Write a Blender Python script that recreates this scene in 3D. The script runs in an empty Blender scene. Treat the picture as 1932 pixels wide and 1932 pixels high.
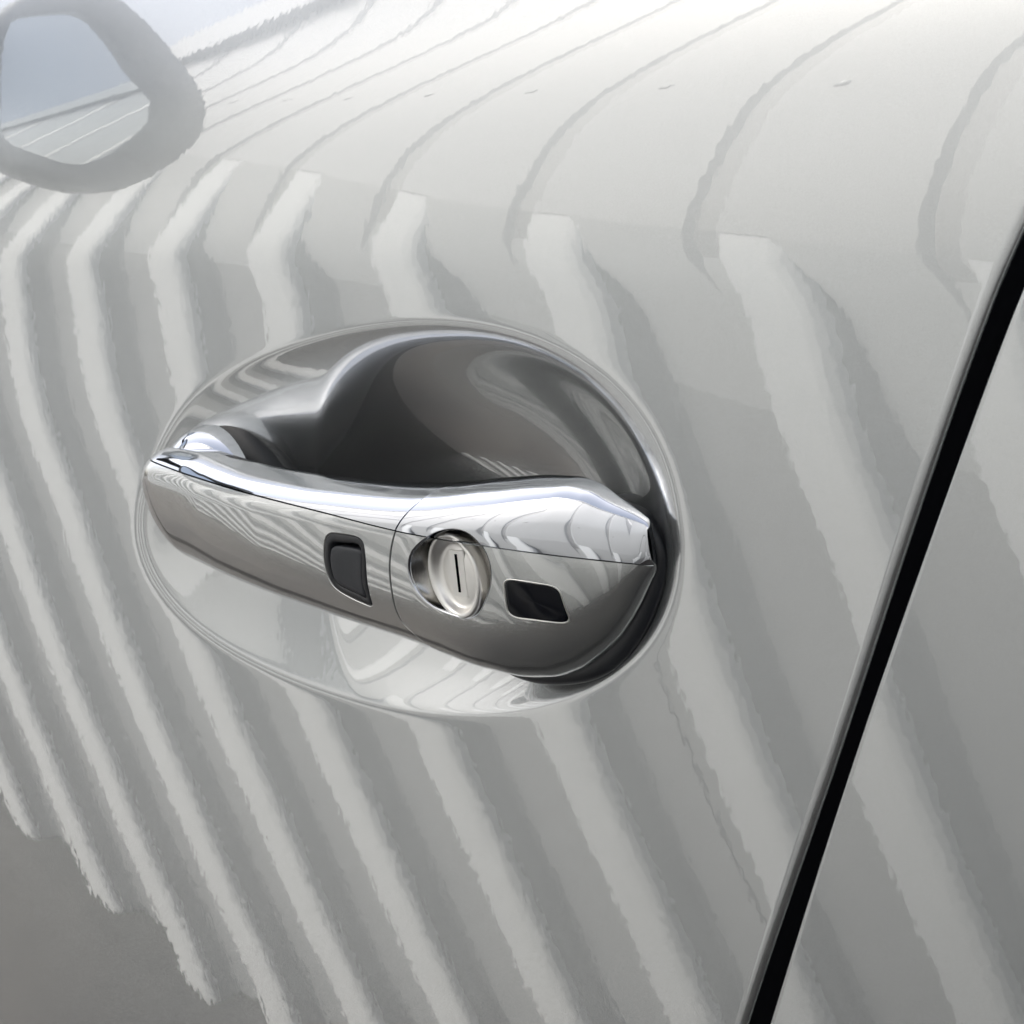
import bpy, math, random
import numpy as np
from mathutils import Matrix, Vector

S = bpy.context.scene
COL = S.collection
random.seed(7)
Z0 = 1.30                      # height of the handle above the ground (metres)

# ------------------------------------------------------------------ camera
TH, PI_, RO = 0.88024, 0.07851, -0.03329
CAM = np.array([0.36105, -0.28253, 0.03764 + Z0])
fw = np.array([-math.sin(TH) * math.cos(PI_), math.cos(TH) * math.cos(PI_), -math.sin(PI_)])
rt = np.cross(fw, [0, 0, 1.0]); rt /= np.linalg.norm(rt)
up = np.cross(rt, fw)
r2 = rt * math.cos(RO) + up * math.sin(RO)
u2 = -rt * math.sin(RO) + up * math.cos(RO)
cd = bpy.data.cameras.new('camera')
cam = bpy.data.objects.new('camera', cd); COL.objects.link(cam)
M = Matrix.Identity(4)
for i in range(3):
    M[i][0], M[i][1], M[i][2], M[i][3] = r2[i], u2[i], -fw[i], CAM[i]
cam.matrix_world = M
cd.sensor_width = 36.0
cd.lens = 36.0 * 4401.84 / 1932.0
cd.clip_start = 0.01; cd.clip_end = 500
cd.dof.use_dof = True
cd.dof.focus_distance = 0.46
cd.dof.aperture_fstop = 90
S.camera = cam

# ------------------------------------------------------------------ light
SUN_EL, SUN_ROT = math.radians(48), math.radians(-38)     # rotation from +Y towards +X
w = bpy.data.worlds.new('World'); S.world = w
w.use_nodes = True
nt = w.node_tree; nt.nodes.clear()
sky = nt.nodes.new('ShaderNodeTexSky'); sky.sky_type = 'NISHITA'; sky.sun_disc = False
sky.sun_elevation = SUN_EL; sky.sun_rotation = SUN_ROT
sky.air_density = 1.0; sky.dust_density = 8.0; sky.ozone_density = 0.5
bg = nt.nodes.new('ShaderNodeBackground'); bg.inputs['Strength'].default_value = 0.15
wo = nt.nodes.new('ShaderNodeOutputWorld')
hs = nt.nodes.new('ShaderNodeHueSaturation'); hs.inputs['Saturation'].default_value = 0.5      # overcast: the blue is veiled
nt.links.new(sky.outputs[0], hs.inputs['Color']); nt.links.new(hs.outputs[0], bg.inputs[0]); nt.links.new(bg.outputs[0], wo.inputs[0])
sd = bpy.data.lights.new('sun', 'SUN'); sd.energy = 0.5; sd.angle = math.radians(10)
sd.color = (1.0, 0.985, 0.96)
so = bpy.data.objects.new('sun', sd); COL.objects.link(so)
sdir = Vector((math.sin(SUN_ROT) * math.cos(SUN_EL), math.cos(SUN_ROT) * math.cos(SUN_EL), math.sin(SUN_EL)))
so.rotation_euler = sdir.to_track_quat('Z', 'Y').to_euler()
S.view_settings.view_transform = 'Standard'; S.view_settings.look = 'None'
S.view_settings.exposure = 1.42; S.view_settings.gamma = 1.0

# ------------------------------------------------------------------ materials
def mat(name, **k):
    m = bpy.data.materials.new(name); m.use_nodes = True
    b = m.node_tree.nodes['Principled BSDF']
    for a, v in k.items():
        b.inputs[a.replace('_', ' ')].default_value = v
    return m, m.node_tree, b

def noise(t, scale, detail=2.0, vec=None, rough=0.5):
    n = t.nodes.new('ShaderNodeTexNoise'); n.inputs['Scale'].default_value = scale
    n.inputs['Detail'].default_value = detail; n.inputs['Roughness'].default_value = rough
    if vec is not None: t.links.new(vec, n.inputs['Vector'])
    return n

def ramp(t, fac, stops):
    r = t.nodes.new('ShaderNodeValToRGB')
    el = r.color_ramp.elements
    while len(el) < len(stops): el.new(0.5)
    for e, (p, c) in zip(el, stops): e.position = p; e.color = c
    t.links.new(fac, r.inputs[0]); return r

def perturb(t, layers):
    """normal = normalize(N + sum amp*(noise-0.5)): fine relief of the lacquer"""
    geo = t.nodes.new('ShaderNodeNewGeometry'); tc = t.nodes.new('ShaderNodeTexCoord')
    cur = geo.outputs['Normal']
    for sc, amp, det in layers:
        mp = t.nodes.new('ShaderNodeMapping'); mp.inputs['Scale'].default_value = sc
        t.links.new(tc.outputs['Object'], mp.inputs['Vector'])
        n = noise(t, 1.0, det, mp.outputs[0])
        sub = t.nodes.new('ShaderNodeVectorMath'); sub.operation = 'SUBTRACT'
        t.links.new(n.outputs['Color'], sub.inputs[0]); sub.inputs[1].default_value = (.5, .5, .5)
        ma = t.nodes.new('ShaderNodeVectorMath'); ma.operation = 'MULTIPLY_ADD'
        t.links.new(sub.outputs[0], ma.inputs[0]); ma.inputs[1].default_value = (amp, amp, amp)
        t.links.new(cur, ma.inputs[2]); cur = ma.outputs[0]
    nn = t.nodes.new('ShaderNodeVectorMath'); nn.operation = 'NORMALIZE'
    t.links.new(cur, nn.inputs[0]); return nn.outputs[0]

PAINT_C = (0.505, 0.525, 0.535, 1)
def paint(name, amp=0.0040, col=PAINT_C, rough=0.24):
    m, t, b = mat(name, Metallic=0.85, Roughness=rough, Coat_Weight=1.0, Coat_Roughness=0.012, Coat_IOR=2.3)
    tc = t.nodes.new('ShaderNodeTexCoord')
    n = noise(t, 5200, 2.0, tc.outputs['Object'])
    r = ramp(t, n.outputs['Fac'], [(0.25, (col[0]*.88, col[1]*.88, col[2]*.88, 1)), (0.75, (min(1, col[0]*1.12), min(1, col[1]*1.12), min(1, col[2]*1.12), 1))])
    t.links.new(r.outputs[0], b.inputs['Base Color'])
    t.links.new(perturb(t, [((850, 850, 470), amp, 0.5), ((90, 90, 60), amp*.12, 0.0)]), b.inputs['Coat Normal'])
    t.links.new(perturb(t, [((4000, 4000, 4000), 0.10, 0.0)]), b.inputs['Normal'])
    return m
M_PAINT = paint('silver_paint')
M_PAINT2 = paint('silver_paint_handle', 0.004, (0.54, 0.558, 0.56, 1), 0.21)

M_CHROME, t, b = mat('chrome', Metallic=1.0, Roughness=0.035, Base_Color=(0.60, 0.62, 0.66, 1))
t.links.new(perturb(t, [((350, 350, 350), 0.004, 1.0)]), b.inputs['Normal'])
M_STEEL, t, b = mat('satin_steel', Metallic=1.0, Roughness=0.34, Base_Color=(0.80, 0.79, 0.77, 1))
t.links.new(perturb(t, [((1500, 1500, 1500), 0.03, 2.0)]), b.inputs['Normal'])
M_CUP, t, b = mat('satin_cup', Metallic=1.0, Roughness=0.24, Base_Color=(0.46, 0.45, 0.43, 1))  # darker than the lock steel: the recess shade is in this colour
t.links.new(perturb(t, [((1200, 1200, 1200), 0.02, 2.0)]), b.inputs['Normal'])
M_RUBBER, t, b = mat('black_rubber', Roughness=0.42, Base_Color=(0.012, 0.014, 0.018, 1))
t.links.new(perturb(t, [((2500, 2500, 2500), 0.05, 1.0)]), b.inputs['Normal'])
M_BUTTON, t, b = mat('button_rubber', Roughness=0.48, Base_Color=(0.026, 0.029, 0.036, 1))
t.links.new(perturb(t, [((3000, 3000, 3000), 0.10, 1.0)]), b.inputs['Normal'])
M_GLOSSB, t, b = mat('gloss_black', Roughness=0.08, Base_Color=(0.004, 0.005, 0.008, 1), IOR=1.3)
t.links.new(perturb(t, [((300, 300, 300), 0.004, 1.0)]), b.inputs['Normal'])
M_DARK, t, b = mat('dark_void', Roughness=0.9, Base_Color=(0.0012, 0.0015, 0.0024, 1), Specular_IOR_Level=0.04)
M_GLASS, t, b = mat('mirror_glass', Metallic=1.0, Roughness=0.0, Base_Color=(0.90, 0.93, 0.93, 1))
M_HOUS, t, b = mat('grey_housing', Roughness=0.3, Base_Color=(0.23, 0.235, 0.235, 1))
M_TINT, t, b = mat('tinted_glass', Roughness=0.02, Base_Color=(0.01, 0.012, 0.013, 1))
def wall_mat(name, col, d, gloss):
    m, t, b = mat(name, Roughness=0.42, Coat_Weight=gloss, Coat_Roughness=0.16, Coat_IOR=1.9)
    tc = t.nodes.new('ShaderNodeTexCoord')
    mp = t.nodes.new('ShaderNodeMapping'); mp.inputs['Scale'].default_value = (6, 6, 0.7)
    t.links.new(tc.outputs['Object'], mp.inputs['Vector'])
    n = noise(t, 1.5, 5.0, mp.outputs[0], 0.6)
    r = ramp(t, n.outputs['Fac'], [(.25, tuple(c*(1-d) for c in col)+(1,)), (.65, tuple(col)+(1,))])
    t.links.new(r.outputs[0], b.inputs['Base Color'])
    return m
M_RIB = wall_mat('white_coated_steel', (.62, .648, .655), .06, .4)
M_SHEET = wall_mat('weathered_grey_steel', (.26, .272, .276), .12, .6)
M_PANEL = wall_mat('white_panel_steel', (.38, .397, .40), .05, .4)
M_WEB = wall_mat('shaded_flank_grey', (.25, .262, .266), .12, .6)  # rib flanks: their shade is put into this grey; screws share it
M_GROUND, t, b = mat('asphalt', Roughness=0.85)
tc = t.nodes.new('ShaderNodeTexCoord')
n = noise(t, 1.3, 6.0, tc.outputs['Object'], 0.65); n2 = noise(t, 180, 2.0, tc.outputs['Object'])
mx = t.nodes.new('ShaderNodeMath'); mx.operation = 'MULTIPLY_ADD'
t.links.new(n2.outputs['Fac'], mx.inputs[0]); mx.inputs[1].default_value = .35; t.links.new(n.outputs['Fac'], mx.inputs[2])
r = ramp(t, mx.outputs[0], [(.45, (.006, .006, .009, 1)), (.80, (.045, .042, .038, 1))])
t.links.new(r.outputs[0], b.inputs['Base Color'])

# ------------------------------------------------------------------ mesh helpers
def mesh_obj(name, V, F, m, parent=None, smooth=True, label=None, sharp=None):
    V = np.asarray(V, float).reshape(-1, 3)
    me = bpy.data.meshes.new(name)
    me.from_pydata(V.tolist(), [], [tuple(int(i) for i in f) for f in F])
    me.validate(); me.update()
    me.polygons.foreach_set('use_smooth', [smooth] * len(me.polygons))
    if sharp: me.set_sharp_from_angle(angle=math.radians(sharp))
    me.materials.append(m)
    o = bpy.data.objects.new(name, me); COL.objects.link(o)
    if parent is not None: o.parent = parent
    if label: o['label'] = label
    return o

def grid_faces(nr, nc, wrap=False, off=0, flip=False):
    i = np.arange(nr - 1)[:, None]; j = np.arange(nc if wrap else nc - 1)[None, :]
    a = i * nc + j; bq = i * nc + (j + 1) % nc
    q = np.stack([a, bq, bq + nc, a + nc], -1).reshape(-1, 4) + off
    return q[:, ::-1] if flip else q

def pchip(xk, yk, x):
    xk = np.asarray(xk, float); yk = np.asarray(yk, float); x = np.asarray(x, float)
    h = np.diff(xk); d = np.diff(yk) / h
    m = np.zeros_like(yk); m[0], m[-1] = d[0], d[-1]
    for i in range(1, len(yk) - 1):
        if d[i-1] * d[i] > 0:
            w1, w2 = 2*h[i] + h[i-1], h[i] + 2*h[i-1]
            m[i] = (w1 + w2) / (w1/d[i-1] + w2/d[i])
    xx = np.clip(x, xk[0], xk[-1]); i = np.clip(np.searchsorted(xk, xx) - 1, 0, len(h) - 1)
    s = (xx - xk[i]) / h[i]
    return ((1+2*s)*(1-s)**2*yk[i] + s*(1-s)**2*h[i]*m[i] + s*s*(3-2*s)*yk[i+1] + s*s*(s-1)*h[i]*m[i+1])

def chaikin(P, n=3, k=.25):
    P = np.asarray(P, float)
    for _ in range(n):
        Q = np.roll(P, -1, 0)
        P = np.stack([P*(1-k) + Q*k, P*k + Q*(1-k)], 1).reshape(-1, 2)
    return P

class Outline:
    """star-shaped closed outline in the (x, z) plane of the door, millimetres"""
    def __init__(s, P, c=None, rnd=3, four=None, k=.25, asp=(1., 1.)):
        s.asp = asp
        P = np.asarray(P, float)
        if rnd: P = chaikin(P, rnd, k)
        Q = np.roll(P, -1, 0); q = np.linspace(0, 1, 24, endpoint=False)[None, :, None]
        P = (P[:, None]*(1-q) + Q[:, None]*q).reshape(-1, 2)
        s.c = P.mean(0) if c is None else np.array(c, float)
        d = (P - s.c)/np.array(asp); th = np.arctan2(d[:, 1], d[:, 0]); o = np.argsort(th)
        s.t = th[o]; s.r = np.hypot(d[:, 0], d[:, 1])[o]
        if four:
            tt = np.linspace(-np.pi, np.pi, 2000, endpoint=False); rr = np.interp(tt, s.t, s.r, period=2*np.pi)
            f = np.fft.rfft(rr); f[four+1:] = 0
            s.t = tt; s.r = np.fft.irfft(f, 2000)
    def R(s, th):
        c_, s_ = np.cos(th)/s.asp[0], np.sin(th)/s.asp[1]
        return np.interp(np.arctan2(s_, c_), s.t, s.r, period=2*np.pi)/np.hypot(c_, s_)
    def rho(s, x, z):
        dx, dz = x - s.c[0], z - s.c[1]
        return np.hypot(dx, dz) / s.R(np.arctan2(dz, dx))
    def pts(s, n, f=1.0, inset=0.0):
        th = np.linspace(-np.pi, np.pi, n, endpoint=False); r = s.R(th) * f - inset
        return s.c[0] + r*np.cos(th), s.c[1] + r*np.sin(th)

# ------------------------------------------------------------------ the door skin (metres, z from the handle)
ZK = [-.9, -.45, -.20, -.12, -.07, -.03, .0, .03, .052, .06, .075, .095, .12, .16, .2]
BK = [-.12, -.20, -0.2297, -0.2327, -0.2136, -0.1887, -0.1673, -0.1066, -0.0779, -0.0204, 0.0429, 0.2700, 0.2695, 0.3498, 0.36]
zf = np.linspace(-1.0, .5, 3001)
bf = np.interp(zf, ZK, BK)
kk = np.exp(-.5*(np.arange(-40, 41)*.0005/.004)**2); kk /= kk.sum()
bf = np.convolve(np.pad(bf, 40, mode='edge'), kk, 'valid')
yf = np.concatenate([[0], np.cumsum(np.tan((bf[1:] + bf[:-1])/2) * np.diff(zf))]); yf -= np.interp(0, zf, yf)
KX, TW, ZC, MC, DL, HH = .14372, -.12845, .05127, -.05925, .10935, .0025
def g(x, z):
    xs = np.clip(x, -.45, .35)
    q = (z - ZC - MC*xs) / HH
    lin = .5*KX*xs*xs + KX*xs*(x - xs)
    tz = np.clip(z, -.3, .2)
    return np.interp(z, zf, yf) + lin + TW*xs*tz + DL*HH*np.logaddexp(0, q)

def P3(x, z, wv):
    """door coordinates in mm (x, z, outward distance) -> world metres"""
    x, z, wv = np.broadcast_arrays(np.asarray(x, float), np.asarray(z, float), np.asarray(wv, float))
    X, Z = x*.001, z*.001
    return np.stack([X, g(X, Z) - wv*.001, Z + Z0], -1)

BOWL = Outline([(-124.6,-7.4),(-110.7,9.6),(-98.1,19.6),(-80,27.5),(-56.8,34.8),(-26.5,38.7),(3.8,39.4),(26,37.6),(43.2,32.9),(55.9,24.8),
    (63.1,12.6),(64.9,3),(62.2,-7.5),(56.5,-15.6),(46,-24.5),(31.4,-32),(11.1,-37.6),(-6.4,-40.2),(-28.1,-41.4),(-54.6,-40.1),(-78.8,-37.0),
    (-95.4,-33.2),(-113.6,-25.2),(-121.5,-17.5)], c=(-28, -1), rnd=2, four=5, asp=(95., 40.))
GASK = Outline([(2,4),(16,8.2),(32.4,9.5),(41.6,9.6),(52.4,6.4),(59,1.4),(60.2,-3.6),(58.4,-9.5),(49.8,-20.3),(41,-26.5),(32.4,-30.1),(17,-31.6),(8,-30),(1,-26),(-3,-14)], c=(29, -10), rnd=3, four=7, asp=(31., 20.))
def bowl_depth(x, z):
    sp = lambda v, h: h*np.logaddexp(0, v/h)
    r1 = BOWL.rho(x, z)
    r2 = (np.abs((x - 3)/59.5)**2.5 + np.abs((z + 8)/np.where(z > -8, 45.5, 44.0))**2.5)**.4
    R = BOWL.R(np.arctan2(z - BOWL.c[1], x - BOWL.c[0])); D = (1 - r1)*R
    hb = 9.6 + 1.4*np.tanh((z + 8)/12.0)
    d1 = sp(np.where(D > 0, hb*(1 - np.clip(r1, 0, 1)**2), 2*hb*D/R), .22)
    d2 = sp(14.0*(1 - r2**2.0), .30)*(1 - np.exp(-np.clip(D, 0, None)/7.0))*(.30 + .70/(1 + np.exp(-(z + 13)/4.0)))
    d = d1 + d2
    return d

car = bpy.data.objects.new('car', None); COL.objects.link(car)
car['label'] = 'silver car side panel with chrome trimmed door handle and black door gap'
car['category'] = 'car'

# gap lines: x (mm) as a function of z (mm)
GZ = [-1000, -600, -400, -200, -92.5, -33.6, 6.7, 39.9, 46, 100, 180]
GXL = [-250, -150, -85, -5, 58.6, 95.2, 118.9, 138.0, 141.6, 173.4, 222]
GXR = [-242, -142, -79, 1, 64.2, 99.1, 123.5, 143.1, 146.8, 179.0, 227]
def gapl(z): return pchip(GZ, GXL, z)
def gapr(z): return pchip(GZ, GXR, z)

def front_door():
    na = 1440
    th = np.linspace(-np.pi, np.pi, na, endpoint=False); c, s = np.cos(th), np.sin(th)
    fil = 1.6
    # outer boundary by marching outwards
    ztop, zbot, xl = 165., -760., -820.
    lo = np.zeros(na); hi = np.full(na, 1500.)
    for _ in range(50):
        m = (lo + hi)/2; x = -28 + m*c; z = -1 + m*s
        ins = (x < gapl(z) - fil) & (x > xl) & (z < ztop) & (z > zbot)
        lo = np.where(ins, m, lo); hi = np.where(ins, hi, m)
    Rb = lo; Ro = BOWL.R(th)
    fr = np.concatenate([np.linspace(0.02, .80, 90), np.linspace(.805, 1.10, 70)])
    V = []
    for f in fr: V.append((f*Ro, None))
    R1 = 1.10*Ro
    n2 = 150
    for q in np.linspace(0, 1, n2+1)[1:]:
        e = q**1.9*.92 + q*.08
        V.append((R1 + (Rb - R1)*e, None))
    rows = []
    for R, _ in V:
        x = -28 + R*c; z = -1 + R*s
        rows.append(P3(x, z, -bowl_depth(x, z)))
    # hem
    x = -28 + Rb*c; z = -1 + Rb*s
    tx = np.roll(x, -1) - np.roll(x, 1); tz = np.roll(z, -1) - np.roll(z, 1); L = np.hypot(tx, tz)
    nx, nz = tz/L, -tx/L
    for a in np.linspace(0, np.pi/2, 12)[1:]:
        rows.append(P3(x + nx*fil*math.sin(a), z + nz*fil*math.sin(a), -fil*(1 - math.cos(a))))
    rows.append(P3(x + nx*fil, z + nz*fil, -16.))
    V = np.concatenate(rows); n = len(rows)
    F = grid_faces(n, na, wrap=True).tolist()
    F.append(list(range(na))[::-1])
    return mesh_obj('front_door', V, F, M_PAINT, car, label='front door skin with the egg shaped handle recess')
fd = front_door()

def rear_door():
    zz = np.concatenate([np.linspace(-760, -150, 120), np.linspace(-149, 120, 540), np.linspace(121, 165, 30)])
    fil = .9
    xs = np.concatenate([np.linspace(0, 60, 140), np.linspace(60.5, 900, 160)[1:]])
    A = math.radians(1.3)
    rows = []
    def pt(x0_, off, wv):
        x = x0_ + off
        P = P3(x, zz, wv)
        P[:, 1] += off*.001*math.tan(-A)*0 + (x - gapr(zz))*.001*math.tan(A)
        return P
    x0_ = gapr(zz)
    rows.append(pt(x0_, 0., -16.))
    for a in np.linspace(0, np.pi/2, 10):
        rows.append(pt(x0_, fil*(1 - math.cos(a)), -fil*(1 - math.sin(a))))
    for o in xs[1:]: rows.append(pt(x0_ + fil, o, 0.))
    V = np.stack(rows, 1).reshape(-1, 3)
    F = grid_faces(len(zz), len(rows))
    return mesh_obj('rear_door', V, F, M_PAINT, car, label='rear panel behind the black shut line')
rear_door()
# near-black strip just inside the gap, standing in for its shade
zz = np.linspace(-760, 165, 120)
rows = [P3(gapl(zz) - 25, zz, -13.), P3(gapl(zz) - .25, zz, -1.15), P3((gapl(zz)+gapr(zz))/2, zz, -1.5), P3(gapr(zz) + .6, zz, -1.9), P3(gapr(zz) + 25, zz, -13.)]
mesh_obj('gap_shade_strip', np.stack(rows, 1).reshape(-1, 3), grid_faces(len(zz), 5), M_DARK, car)

# ------------------------------------------------------------------ handle surface
XW = [-112, -90, -70, -45, -20, 6, 29, 45, 54, 60.2]
def wf_(x): return pchip(XW, [8.3, 12.1, 14.9, 16.9, 17.6, 17.4, 15.2, 10.8, 7.2, 3.4], x)
def au_(x): return pchip(XW, [8, 10, 11.5, 12.5, 13, 14, 14, 10, 6, 2.2], x)
def al_(x): return pchip(XW, [7, 8, 8.6, 9, 9.5, 11, 13, 9.5, 5.5, 2.0], x)
def zt_(x): return pchip([-112, -90, -80, -68, -55.5, -40, -26.5, -6.5, 10.5, 24, 35, 41.5, 47, 52, 55.5, 58, 59.3, 60.2], [13.6, 13.6, 13.2, 11.7, 10.2, 9.1, 8.4, 8.0, 8.4, 9.5, 10.1, 10.0, 8.9, 6.5, 4.8, 3.4, 2.6, 1.6], x)
def zb_(x): return pchip([-112, -90, -68, -36, -9.8, 4, 14, 21, 27, 33.5, 40, 46, 53.2, 57.6, 59.3, 60.2], [-9.4, -12.6, -15.9, -20, -23.6, -26.2, -28.0, -28.7, -28.3, -26.5, -23.3, -19.5, -12.9, -7.6, -5.6, -4.4], x)
XS = [-112, -100, -88, -52, -20, 6, 28, 43.5, 54, 60.2]
def zs_(x): return pchip(XS, [11.6, 10.9, 9.7, 5.7, 2.6, -.2, -1.9, -3.3, -4.2, -4.9], x)
XN = -93.; XT = -109.5
def nose(x): return np.sqrt(np.clip(1 - (np.clip(XN - x, 0, None)/(XN - XT))**2.2, 0, 1))
def tap(x): return np.sqrt(np.clip(1 - (np.clip(np.asarray(x, float) - 58.6, 0, None)/1.62)**2, 1e-6, 1))
def zm_(x): return zs_(x) + pchip([-112, -60, 0, 30, 58, 60.2], [-5, -4, -1.5, .5, 1.5, 2.5], x)
def spow(v, p): return np.sign(v)*np.abs(v)**p
def sect(x, up, pr=0.0):
    """crest line, half height, depth and crest depth of the section above / below its most outward line"""
    sc = nose(x)*tap(x); zt, zb = zt_(x), zb_(x)
    zm = np.clip(zm_(x), zb + .4*(zt - zb), zb + .75*(zt - zb)); zmid = (zt + zb)/2
    ns_ = nose(x)
    zt, zb, zm = [zmid + (v - zmid)*ns_ for v in (zt, zb, zm)]
    p_ = pr*tap(x)
    wf = 2.5 + (wf_(x) - 2.5)*nose(x) + p_
    return zm, np.where(up, zt - zm, zm - zb) + p_ + 1e-4, np.where(up, au_(x), al_(x))*sc + p_ + 1e-4, wf
def hpoint(x, phi, pr=0.0):
    up = np.sin(phi) > 0
    zm, bb, a, wf = sect(x, up, pr)
    c = np.cos(phi)
    return zm + bb*np.sin(phi), wf - a + np.where(c > 0, a, np.minimum(a, np.interp(x, [36, 56], [2.5, .4])))*c
def wfront(x, z, pr=0.0):
    up = z > sect(x, True)[0]
    zm, bb, a, wf = sect(x, up, pr)
    q = np.clip(np.abs((z - zm)/bb), 0, 1)
    return wf - a + a*np.sqrt(1 - q**2)
def phisplit(x, d=0.0):
    zm = sect(x, True)[0]; z = zs_(x) + d; up = z > zm
    zm, bb, a, wf = sect(x, up)
    return np.arcsin(np.clip((z - zm)/bb, -.95, .93))
def joint(z): return pchip([-30, -26.3, -23, -18, -11.5, -6, 0, 4.2, 9], [8, 4, 0, -2.7, -.8, 1.5, 5.2, 8.4, 12], z)

def shell(name, m, parent, which, cap, holes=(), label=None, lips=True):
    """one painted or chrome shell of the handle; 'which' is paint/chrome, cap True for the fixed rear cap"""
    pr = 0.25 if cap else 0.0
    if which == 'chrome': pr += 0.12
    nu = 300 if cap else 320
    u = np.linspace(0, 1, nu)
    nv = 190 if which == 'paint' else 110
    v = np.linspace(0, 1, nv)
    UU, VV = np.meshgrid(u, v, indexing='ij')
    X = np.zeros_like(UU); PH = np.zeros_like(UU)
    for it in range(6):
        d = 0.14
        ps = phisplit(X, d if which == 'chrome' else -d)
        if which == 'paint': PH = ps + (-np.pi - ps)*VV
        else: PH = ps + (np.pi - ps)*VV
        Zj, _ = hpoint(X, PH)
        # the joint is only curved on the front; on the back it runs straight down
        jz = joint(Zj)
        if cap: X = jz + .5 + (60.2 - jz - .5)*(1 - (1 - UU)**1.6)
        else: X = XT + (jz - .4 - XT)*(UU**1.7)
    Z, Wv = hpoint(X, PH, pr)
    keep = np.ones((nu-1, nv-1), bool)
    front = np.cos(PH) > -0.05
    for H in holes:
        rho = np.where(front, H.rho(X, Z), 9.)
        ins = rho < 1.0
        allin = ins[:-1, :-1] & ins[1:, :-1] & ins[1:, 1:] & ins[:-1, 1:]
        keep &= ~allin
        used = np.zeros_like(ins)
        kf = ~allin
        used[:-1, :-1] |= kf; used[1:, :-1] |= kf; used[1:, 1:] |= kf; used[:-1, 1:] |= kf
        mv = ins & used
        dx, dz = X - H.c[0], Z - H.c[1]; th = np.arctan2(dz, dx); R = H.R(th)
        X = np.where(mv, H.c[0] + R*np.cos(th), X); Z = np.where(mv, H.c[1] + R*np.sin(th), Z)
        Wv = np.where(mv, wfront(X, Z, pr), Wv)
    V = P3(X, Z, Wv).reshape(-1, 3).tolist()
    Q = grid_faces(nu, nv)
    Q = Q[keep.reshape(-1)]
    if which == 'chrome': Q = Q[:, ::-1]
    F = Q.tolist()
    back = (np.cos(.5*(PH[:-1, :-1] + PH[1:, 1:])) < -.12)[keep]
    # folded-in edges along the split line and the joint
    def fold(Xe, PHe, dx, dphi, rev):
        base = len(V)
        n = len(Xe)
        for s_, dep in ((0., 0.), (.5, .12), (1., .5), (1., 1.4)):
            z_, w_ = hpoint(Xe + dx*s_, PHe + dphi*s_, pr - dep)
            V.extend(P3(Xe + dx*s_, z_, w_).tolist())
        q = grid_faces(4, n, off=base)
        F.extend((q[:, ::-1] if rev else q).tolist())
    sgn = 1 if which == 'chrome' else -1
    fold(X[:, 0], PH[:, 0], 0., -0.006*sgn, which == 'chrome')
    e = 0 if cap else -1
    fold(X[e, :], PH[e, :], .1*(-1 if cap else 1), 0., (which == 'chrome') == cap)
    # lips round the holes
    if lips:
        for H in holes:
            n = 120; base = len(V); cnt = 0
            for f, dep in ((0., 0.), (.12, .05), (.28, .25), (.34, .6), (.34, 1.6)):
                x, z = H.pts(n, 1.0, f)
                V.extend(P3(x, z, wfront(x, z, pr) - dep).tolist()); cnt += 1
            F.extend(grid_faces(cnt, n, wrap=True, off=base).tolist())
    o = mesh_obj(name, V, F, m, parent, label=label)
    o.data.materials.append(M_RUBBER)                     # inner side made black so the recess mirrors it dark
    mi = np.zeros(len(o.data.polygons), int); mi[:len(back)] = back
    if len(o.data.polygons) == len(F): o.data.polygons.foreach_set('material_index', mi.tolist())
    return o

HOLE = Outline([(5.7,-8.7),(9.1,-3.9),(14.3,-.4),(20.3,1.0),(25,.9),(28.6,-1.2),(29.6,-5.2),(28.4,-9.8),(24.7,-14.1),(19.7,-16.7),(14.5,-16.4),(9.6,-13.9),(6.6,-11.5)], rnd=2, four=4)
BTN = Outline([(-18.3,-1.3),(-12,-1.3),(-5.6,-1.9),(-6.3,-6),(-8.0,-10),(-9.3,-13.4),(-10.3,-16.7),(-14,-16.0),(-17.6,-15.1),(-21.9,-13.3),(-22.5,-10.6),(-21.3,-6.2)], rnd=3, k=.24)
BTNIN = Outline([(-17.4,-3.9),(-12,-4.0),(-7.1,-4.4),(-7.8,-6.6),(-8.9,-9),(-10.2,-12),(-11.4,-14.9),(-14.5,-14.2),(-17.6,-13.4),(-20.6,-12.1),(-20.3,-8.9),(-19.2,-6.2)], rnd=3, k=.24)
SENS = Outline(chaikin([(31.9,-8.0),(37.3,-8.6),(42.9,-9.2),(42.6,-12.8),(42.2,-16.4),(36.,-15.9),(29.9,-15.4),(30.9,-11.7)], 3, .22), rnd=0)

grip = shell('handle_grip', M_PAINT2, car, 'paint', False, [BTN], label='painted silver pull grip of the handle')
shell('chrome_trim', M_CHROME, grip, 'chrome', False, label='chrome strip along the top of the grip')
cap = shell('handle_cap', M_PAINT2, car, 'paint', True, [HOLE, SENS], label='fixed painted cap holding the key lock')
shell('chrome_trim', M_CHROME, cap, 'chrome', True, [HOLE], label='chrome strip along the top of the lock cap')
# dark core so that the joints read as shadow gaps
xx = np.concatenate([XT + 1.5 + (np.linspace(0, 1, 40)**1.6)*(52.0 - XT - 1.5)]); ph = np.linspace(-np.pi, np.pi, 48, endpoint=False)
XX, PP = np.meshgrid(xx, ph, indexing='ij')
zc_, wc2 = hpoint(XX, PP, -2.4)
core = mesh_obj('handle_core', P3(XX, zc_, np.minimum(wc2, 4.0)), grid_faces(len(xx), 48, wrap=True), M_DARK, car)

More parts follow.
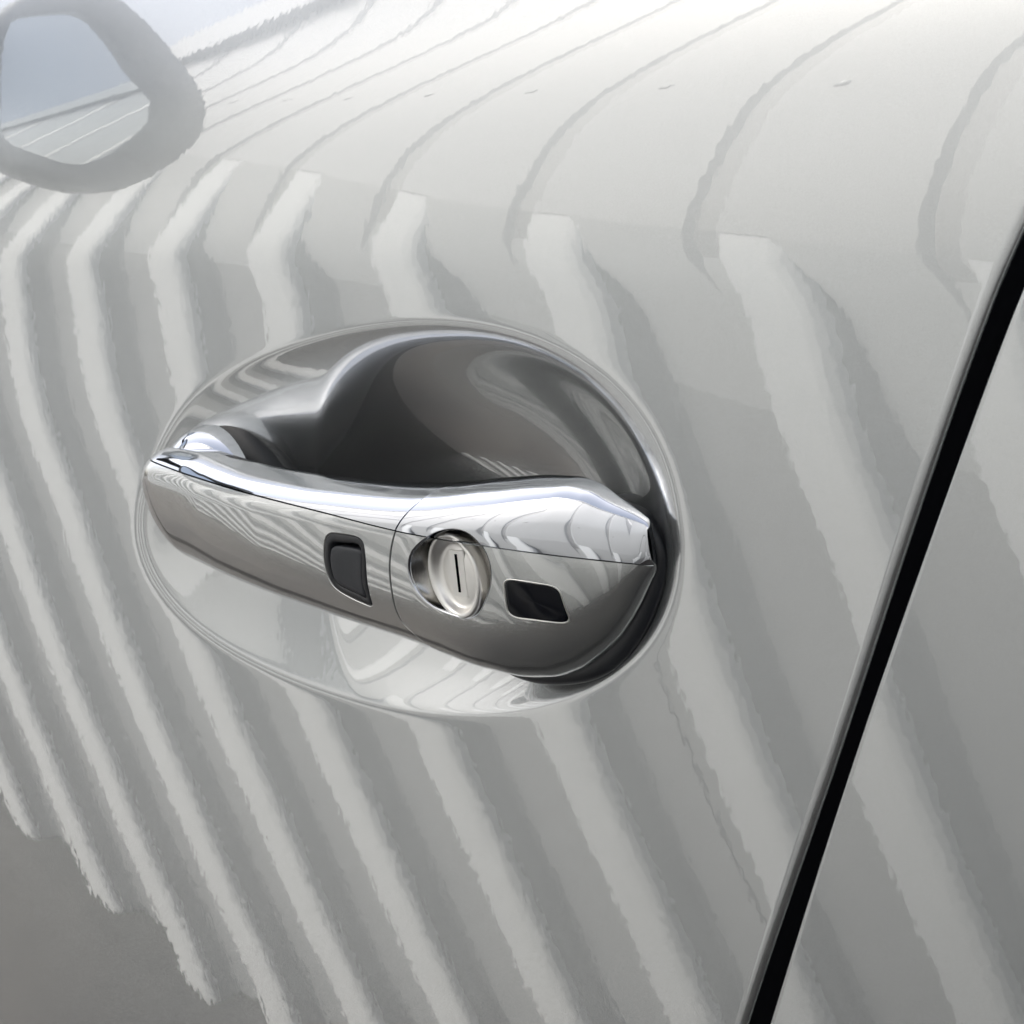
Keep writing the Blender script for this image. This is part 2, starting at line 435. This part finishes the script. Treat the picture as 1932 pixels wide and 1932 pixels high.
def ring_loft(name, m, parent, H, layers, n=120, close=True, label=None, sharp=None, base=None, pr=0.):
    """layers: (scale, inset mm, depth below the handle's front surface)"""
    V = []
    for f, ins, dep in layers:
        x, z = H.pts(n, f, ins)
        wv = (wfront(x, z, pr) if base is None else base) - dep
        V.append(P3(x, z, wv))
    V = np.concatenate(V); F = grid_faces(len(layers), n, wrap=True).tolist()
    if close: F.append(list(range((len(layers)-1)*n, len(layers)*n)))
    return mesh_obj(name, V, F, m, parent, label=label, sharp=sharp)

# button
ring_loft('button_surround', M_RUBBER, grip, BTN, [(1, .36, 1.4), (1, .36, .15), (1, .6, -.02), (1, 1.4, .0), (1, 1.9, .15), (1, 2.1, .8), (1, 2.15, 2.4)], close=True)
ring_loft('push_button', M_BUTTON, grip, BTNIN, [(1, 0, 2.2), (1, .05, .7), (1, .25, .25), (1, .7, .02), (.82, 0, -.02), (.6, 0, .05), (.35, 0, .1), (.1, 0, .12)], label='black rubber locking button')
# sensor window
ring_loft('sensor_bezel', M_STEEL, cap, SENS, [(1, -.30, .25), (1, -.28, .02), (1, -.18, -.10), (1, -.05, -.10), (1, .08, .02), (1, .10, .4)], pr=.25, close=False, n=240)
ring_loft('sensor_window', M_GLOSSB, cap, SENS, [(1, .02, .5), (1, .03, .05), (.9, 0, .05), (.5, 0, .05), (.05, 0, .05)], pr=.25, n=240, label='black parallelogram sensor window')
# lock recess and cylinder
LC = (17.2, -8.4); RX, RZ = 7.6, 8.5; LW = 2.4
def ell(n, f): 
    th = np.linspace(-np.pi, np.pi, n, endpoint=False)
    return LC[0] + RX*f*np.cos(th), LC[1] + RZ*f*np.sin(th)
n = 120; V = []
hx, hz = HOLE.pts(n, 1.0, .34); ex, ez = ell(n, 1.06)
hw = wfront(hx, hz, .25) - .5
for q in np.linspace(0, 1, 14):
    e = q**.8
    V.append(P3(hx*(1-q) + ex*q, hz*(1-q) + ez*q, hw*(1-e) + (10.2+LW)*e))
V.append(P3(ex, ez, 6.0))
mesh_obj('lock_recess', np.concatenate(V), grid_faces(len(V), n, wrap=True).tolist() + [list(range((len(V)-1)*n, len(V)*n))], M_CUP, cap)
V = []
PROF = [(1.0, 7.0), (1.0, 11.6), (.99, 12.1), (.965, 12.45), (.93, 12.6), (.89, 12.6), (.855, 12.4), (.81, 11.8), (.77, 11.2), (.72, 10.75), (.67, 10.6), (.62, 10.7), (.5, 11.02), (.25, 11.05), (.03, 11.05)]
for f, wv in PROF:
    x, z = ell(n, f); V.append(P3(x, z, wv + LW))
lock = mesh_obj('lock_cylinder', np.concatenate(V), grid_faces(len(V), n, wrap=True).tolist() + [list(range((len(V)-1)*n, len(V)*n))], M_STEEL, cap, label='satin steel lock face with a key slot')
def plate(name, m, cx, cz, hw_, hh_, w0, w1, tilt, parent, bev=.15):
    P = []
    for (sx, sz, wv) in [(1, 1, w0), (1, 1, w1 - bev), (1 - bev/hw_, 1 - bev/hh_, w1)]:
        for ux, uz in ((-1, -1), (1, -1), (1, 1), (-1, 1)):
            x = ux*hw_*sx; z = uz*hh_*sz
            P.append(P3(cx + x + z*tilt, cz + z, wv))
    F = [(0+4*k+i, 4*k+(i+1) % 4, 4*k+4+(i+1) % 4, 4*k+4+i) for k in range(2) for i in range(4)] + [(8, 9, 10, 11)]
    return mesh_obj(name, np.array(P), F, m, parent, smooth=False)
plate('key_shutter', M_STEEL, LC[0] + .1, LC[1] + .3, 2.1, 4.6, 10.9 + LW, 11.18 + LW, .10, cap)
plate('key_slot', M_DARK, LC[0], LC[1] + .4, .38, 3.7, 10.9 + LW, 11.25 + LW, .10, cap, .05)  # raised black plate; the shade inside the slot is its colour

# front foot of the grip and its rubber gasket
def lump(name, m, c, rad, parent, p=2.2, wmin=None, label=None, nv=40, nu=72):
    th = np.linspace(0, 2*np.pi, nu, endpoint=False); ph = np.linspace(0.02, np.pi/2 if wmin is None else wmin, nv)
    PH, T = np.meshgrid(ph, th, indexing='ij')
    x = c[0] + rad[0]*spow(np.sin(PH), 2/p)*np.cos(T); z = c[1] + rad[1]*spow(np.sin(PH), 2/p)*np.sin(T)
    wv = c[2] + rad[2]*spow(np.cos(PH), 2/p)
    return mesh_obj(name, P3(x, z, wv).reshape(-1, 3), np.concatenate([grid_faces(nv, nu, wrap=True)]).tolist() + [list(range(nu))[::-1]], m, parent, label=label)
lump('grip_foot', M_CHROME, (-88, 2.5, -5), (17, 16, 13), grip, 2.3, wmin=np.pi*.72, label='chrome foot of the grip entering the door')
lump('grip_gasket', M_RUBBER, (-87, 1.5, -9), (21.0, 19.0, 8.5), car, 3.2, wmin=np.pi*.6)
ring_loft('cap_gasket', M_RUBBER, car, GASK, [(1, 12, 26), (1, 7, 14), (1, 3, 6), (1, .6, 1.5), (1, 0.1, .4), (1, 0.3, 0), (1, .8, -.6), (1, 1.5, -1.0), (1, 2.4, -1.2), (1, 3.6, -1.2), (.7, 0, -1.2)], base=0., label='black rubber gasket behind the lock cap')

# ------------------------------------------------------------------ body, glass above the belt, wing mirror (all outside the frame)
def prism(name, prof, x0_, x1_, m, parent, label=None):
    n = len(prof); V = [(x0_, y, z + Z0) for y, z in prof] + [(x1_, y, z + Z0) for y, z in prof]
    F = [(i, (i+1) % n, n + (i+1) % n, n + i) for i in range(n)] + [tuple(range(n))[::-1], tuple(range(n, 2*n))]
    return mesh_obj(name, V, F, m, parent, smooth=False, label=label)
prism('body', [(.10, -.78), (.16, -.90), (1.60, -.90), (1.72, -.70), (1.76, -.1), (1.70, .12), (.14, .12), (.10, -.1)], -1.6, 2.2, M_DARK, car)
prism('side_window', [(.088, .175), (.094, .175), (.305, .60), (.299, .602)], -.62, .9, M_TINT, car)
prism('window_seal', [(.058, .150), (.052, .168), (.060, .182), (.090, .180), (.094, .150)], -.80, .9, M_RUBBER, car)
prism('roof', [(.299, .605), (.36, .66), (.60, .70), (1.20, .70), (1.44, .66), (1.50, .605)], -.62, 1.9, M_PAINT, car)
prism('cabin', [(.13, .12), (.33, .60), (1.46, .60), (1.66, .12)], -.60, 1.9, M_DARK, car)

def wing_mirror():
    X = -.60
    OUT = np.array([(-.043, .305), (-.065, .335), (-.085, .348), (-.118, .352), (-.156, .353), (-.185, .340), (-.210, .321), (-.232, .297), (-.247, .271), (-.254, .245), (-.254, .219), (-.247, .199), (-.235, .188), (-.217, .186), (-.201, .189), (-.174, .201), (-.139, .219), (-.09, .255)])
    GL = np.array([(-.055, .298), (-.072, .318), (-.09, .334), (-.115, .336), (-.145, .334), (-.164, .330), (-.180, .318), (-.200, .293), (-.206, .266), (-.207, .242), (-.202, .228), (-.191, .220), (-.157, .232), (-.118, .244), (-.085, .270)])
    o = chaikin(OUT, 2); c = o.mean(0)
    V = []; n = len(o)
    gl = Outline(GL, rnd=1); ou = Outline(OUT, rnd=2)
    n = 96; th = np.linspace(-np.pi, np.pi, n, endpoint=False)
    cc = ou.c
    def ring(f, x, H=ou, ins=0.):
        a, b_ = H.pts(n, f, ins)
        return np.stack([np.full(n, x) if np.isscalar(x) else x, a, b_ + Z0], -1)
    gx, gz = gl.pts(n)
    rows = [np.stack([np.full(n, X - .022), gx, gz + Z0], -1), np.stack([np.full(n, X - .002), gx*.99 + gl.c[0]*.01, gz + Z0], -1)]
    for f, x in ((.965, X + .002), (.99, X - .002), (1.0, X - .006), (.99, X - .02), (.93, X - .04), (.84, X - .06), (.70, X - .08), (.5, X - .095), (.25, X - .104), (.02, X - .106)):
        q = ring(f, x); q[:, 1] -= .035*(1 - f); q[:, 2] += .05*(1 - f); rows.append(q)
    V = np.concatenate(rows)
    wm = mesh_obj('wing_mirror', V, grid_faces(len(rows), n, wrap=True), M_HOUS, car, label='grey wing mirror at the front of the door')
    r0 = np.stack([np.full(n, X - .006), gx, gz + Z0], -1)
    for P in (r0,):
        P[:, 0] += (P[:, 1] - gl.c[0])*.03 - (P[:, 2] - Z0 - gl.c[1])*.07
    mesh_obj('mirror_glass', r0, [list(range(n))], M_GLASS, wm, smooth=False)
    # arm to the door
    A = []
    for y, zc2, rx, rz in ((-.095, .295, .022, .016), (-.04, .285, .024, .018), (.03, .27, .03, .022), (.10, .25, .04, .03)):
        t8 = np.linspace(0, 2*np.pi, 24, endpoint=False)
        A.append(np.stack([X - .06 + rx*np.cos(t8), np.full(24, y), zc2 + Z0 + rz*np.sin(t8)], -1))
    mesh_obj('mirror_arm', np.concatenate(A), grid_faces(4, 24, wrap=True), M_RUBBER, wm)
wing_mirror()

# ------------------------------------------------------------------ ribbed metal wall opposite the car
WD, PITCH, X0W = .82532, .2227, -2.27193
ZT = 1.43 + Z0
wall = bpy.data.objects.new('ribbed_metal_wall', None); COL.objects.link(wall); wall.location = (-2, -WD - .04, 0)
wall['label'] = 'white ribbed metal wall facing the car, mirrored as stripes in the paint'; wall['category'] = 'wall'
CW, DEP = .072, .040
def seam(x):            # the ribbed lower wall ends at a line that falls with the street; flat panels above
    return float(np.clip(.55 - .46*(x + 1.62), -.75, 1.12)) + Z0
prof = [(-.003, -DEP), (0, -DEP + .004), (.001, -.004), (.004, 0.), (CW - .018, 0.), (CW - .009, -.002), (CW - .003, -.006), (CW, -.014), (CW + .016, -DEP + .006), (CW + .024, -DEP)]
n = len(prof)
PT = .03
for i in range(-34, 18):
    xr = X0W + PITCH*i
    V = [(x, y, .002) for x, y in prof] + [(x, y, seam(xr + x) + .002) for x, y in prof]
    F = [(i_, i_+1, n+i_+1, n+i_) for i_ in range(n-1)] + [tuple(range(n, 2*n))]
    rib = mesh_obj('wall_rib', V, [f[::-1] for f in F], M_RIB, wall, smooth=False)
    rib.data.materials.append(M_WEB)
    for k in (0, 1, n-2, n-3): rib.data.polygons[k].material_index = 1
    rib.location = (xr - wall.location.x, -WD - wall.location.y, 0)
    # flat panel above the ribs, a narrow open joint to its neighbour
    a_, b_, c_, d_ = 0.0, PITCH - .036, PITCH - .028, PITCH - .006
    foot = [(-DEP + .001, -.42), (-DEP*.55, -.24), (-DEP*.2, -.09), (-.0008, -.01), (0., .0)]
    cols = [(a_, 0.), (b_, 0.), (c_, -.006), (d_, -.006), (PITCH, 0.)]
    V = []
    for y, dz in foot:
        for cx_, cy_ in cols: V.append((cx_, y + cy_*(y > -.02), seam(xr + cx_) + dz))
    for cx_, cy_ in cols: V.append((cx_, cy_, ZT - .031))
    F = grid_faces(len(foot) + 1, len(cols)).tolist()
    pn = mesh_obj('wall_panel', V, F, M_PANEL, wall, smooth=False)
    pn.data.materials.append(M_SHEET)
    for k in range(len(F)):
        if k % 4 == 2 and k >= 8: pn.data.polygons[k].material_index = 1
    pn.location = rib.location
    # one fixing screw per panel
    V = []; zsr = .593 - .40*(xr + 1.105) + Z0
    if Z0 - .4 < zsr < ZT - .1:
        for rr, y in ((.0075, 0.), (.007, .002), (.004, .0035), (.001, .004)):
            V += [(.055 + rr*math.cos(q*math.pi/6), y, zsr + rr*math.sin(q*math.pi/6)) for q in range(12)]
        sc_ = mesh_obj('wall_screw', V, [f[::-1] for f in grid_faces(4, 12, wrap=True).tolist()], M_WEB, wall)
        sc_.location = rib.location
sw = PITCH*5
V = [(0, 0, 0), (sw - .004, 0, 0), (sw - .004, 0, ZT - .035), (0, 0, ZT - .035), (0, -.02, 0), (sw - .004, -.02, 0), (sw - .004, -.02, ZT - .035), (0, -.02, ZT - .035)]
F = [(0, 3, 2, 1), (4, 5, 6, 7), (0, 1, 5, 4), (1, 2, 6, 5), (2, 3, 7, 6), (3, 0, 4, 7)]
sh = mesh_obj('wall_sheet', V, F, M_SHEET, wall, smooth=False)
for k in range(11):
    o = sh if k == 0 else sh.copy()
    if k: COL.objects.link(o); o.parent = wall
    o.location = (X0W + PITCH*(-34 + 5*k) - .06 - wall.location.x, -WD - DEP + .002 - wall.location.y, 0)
prof = [(-.075, -.03), (.02, -.03), (.02, .03), (-.075, .04)]
x0_, x1_ = X0W - PITCH*34.5, X0W + PITCH*20
V = [(x - wall.location.x, y - WD - wall.location.y, ZT + z) for x in (x0_, x1_) for y, z in prof]
mesh_obj('wall_coping', V, [(0, 1, 2, 3), (7, 6, 5, 4), (0, 4, 5, 1), (1, 5, 6, 2), (2, 6, 7, 3), (3, 7, 4, 0)], M_PANEL, wall, smooth=False)

# ------------------------------------------------------------------ ground
ax = np.concatenate([np.linspace(-60, -7, 20), np.linspace(-6, 2, 161), np.linspace(3, 60, 20)])
ay = np.concatenate([np.linspace(-60, -1.5, 16), np.linspace(-1.2, .3, 76), np.linspace(.6, 60, 20)])
gx, gy = np.meshgrid(ax, ay, indexing='ij')
rng = np.random.RandomState(3)
lump_ = rng.rand(*gx.shape)
bank = np.clip(.478*(-2.19 - gx), 0, .62)*np.clip((-.30 - gy)/.5, 0, 1)          # earth heaped against the foot of the wall
gz = bank*(1 + .10*(lump_ - .5))
go = mesh_obj('ground', np.stack([gx, gy, gz], -1).reshape(-1, 3), grid_faces(len(ax), len(ay), flip=True), M_GROUND)
go['kind'] = 'structure'
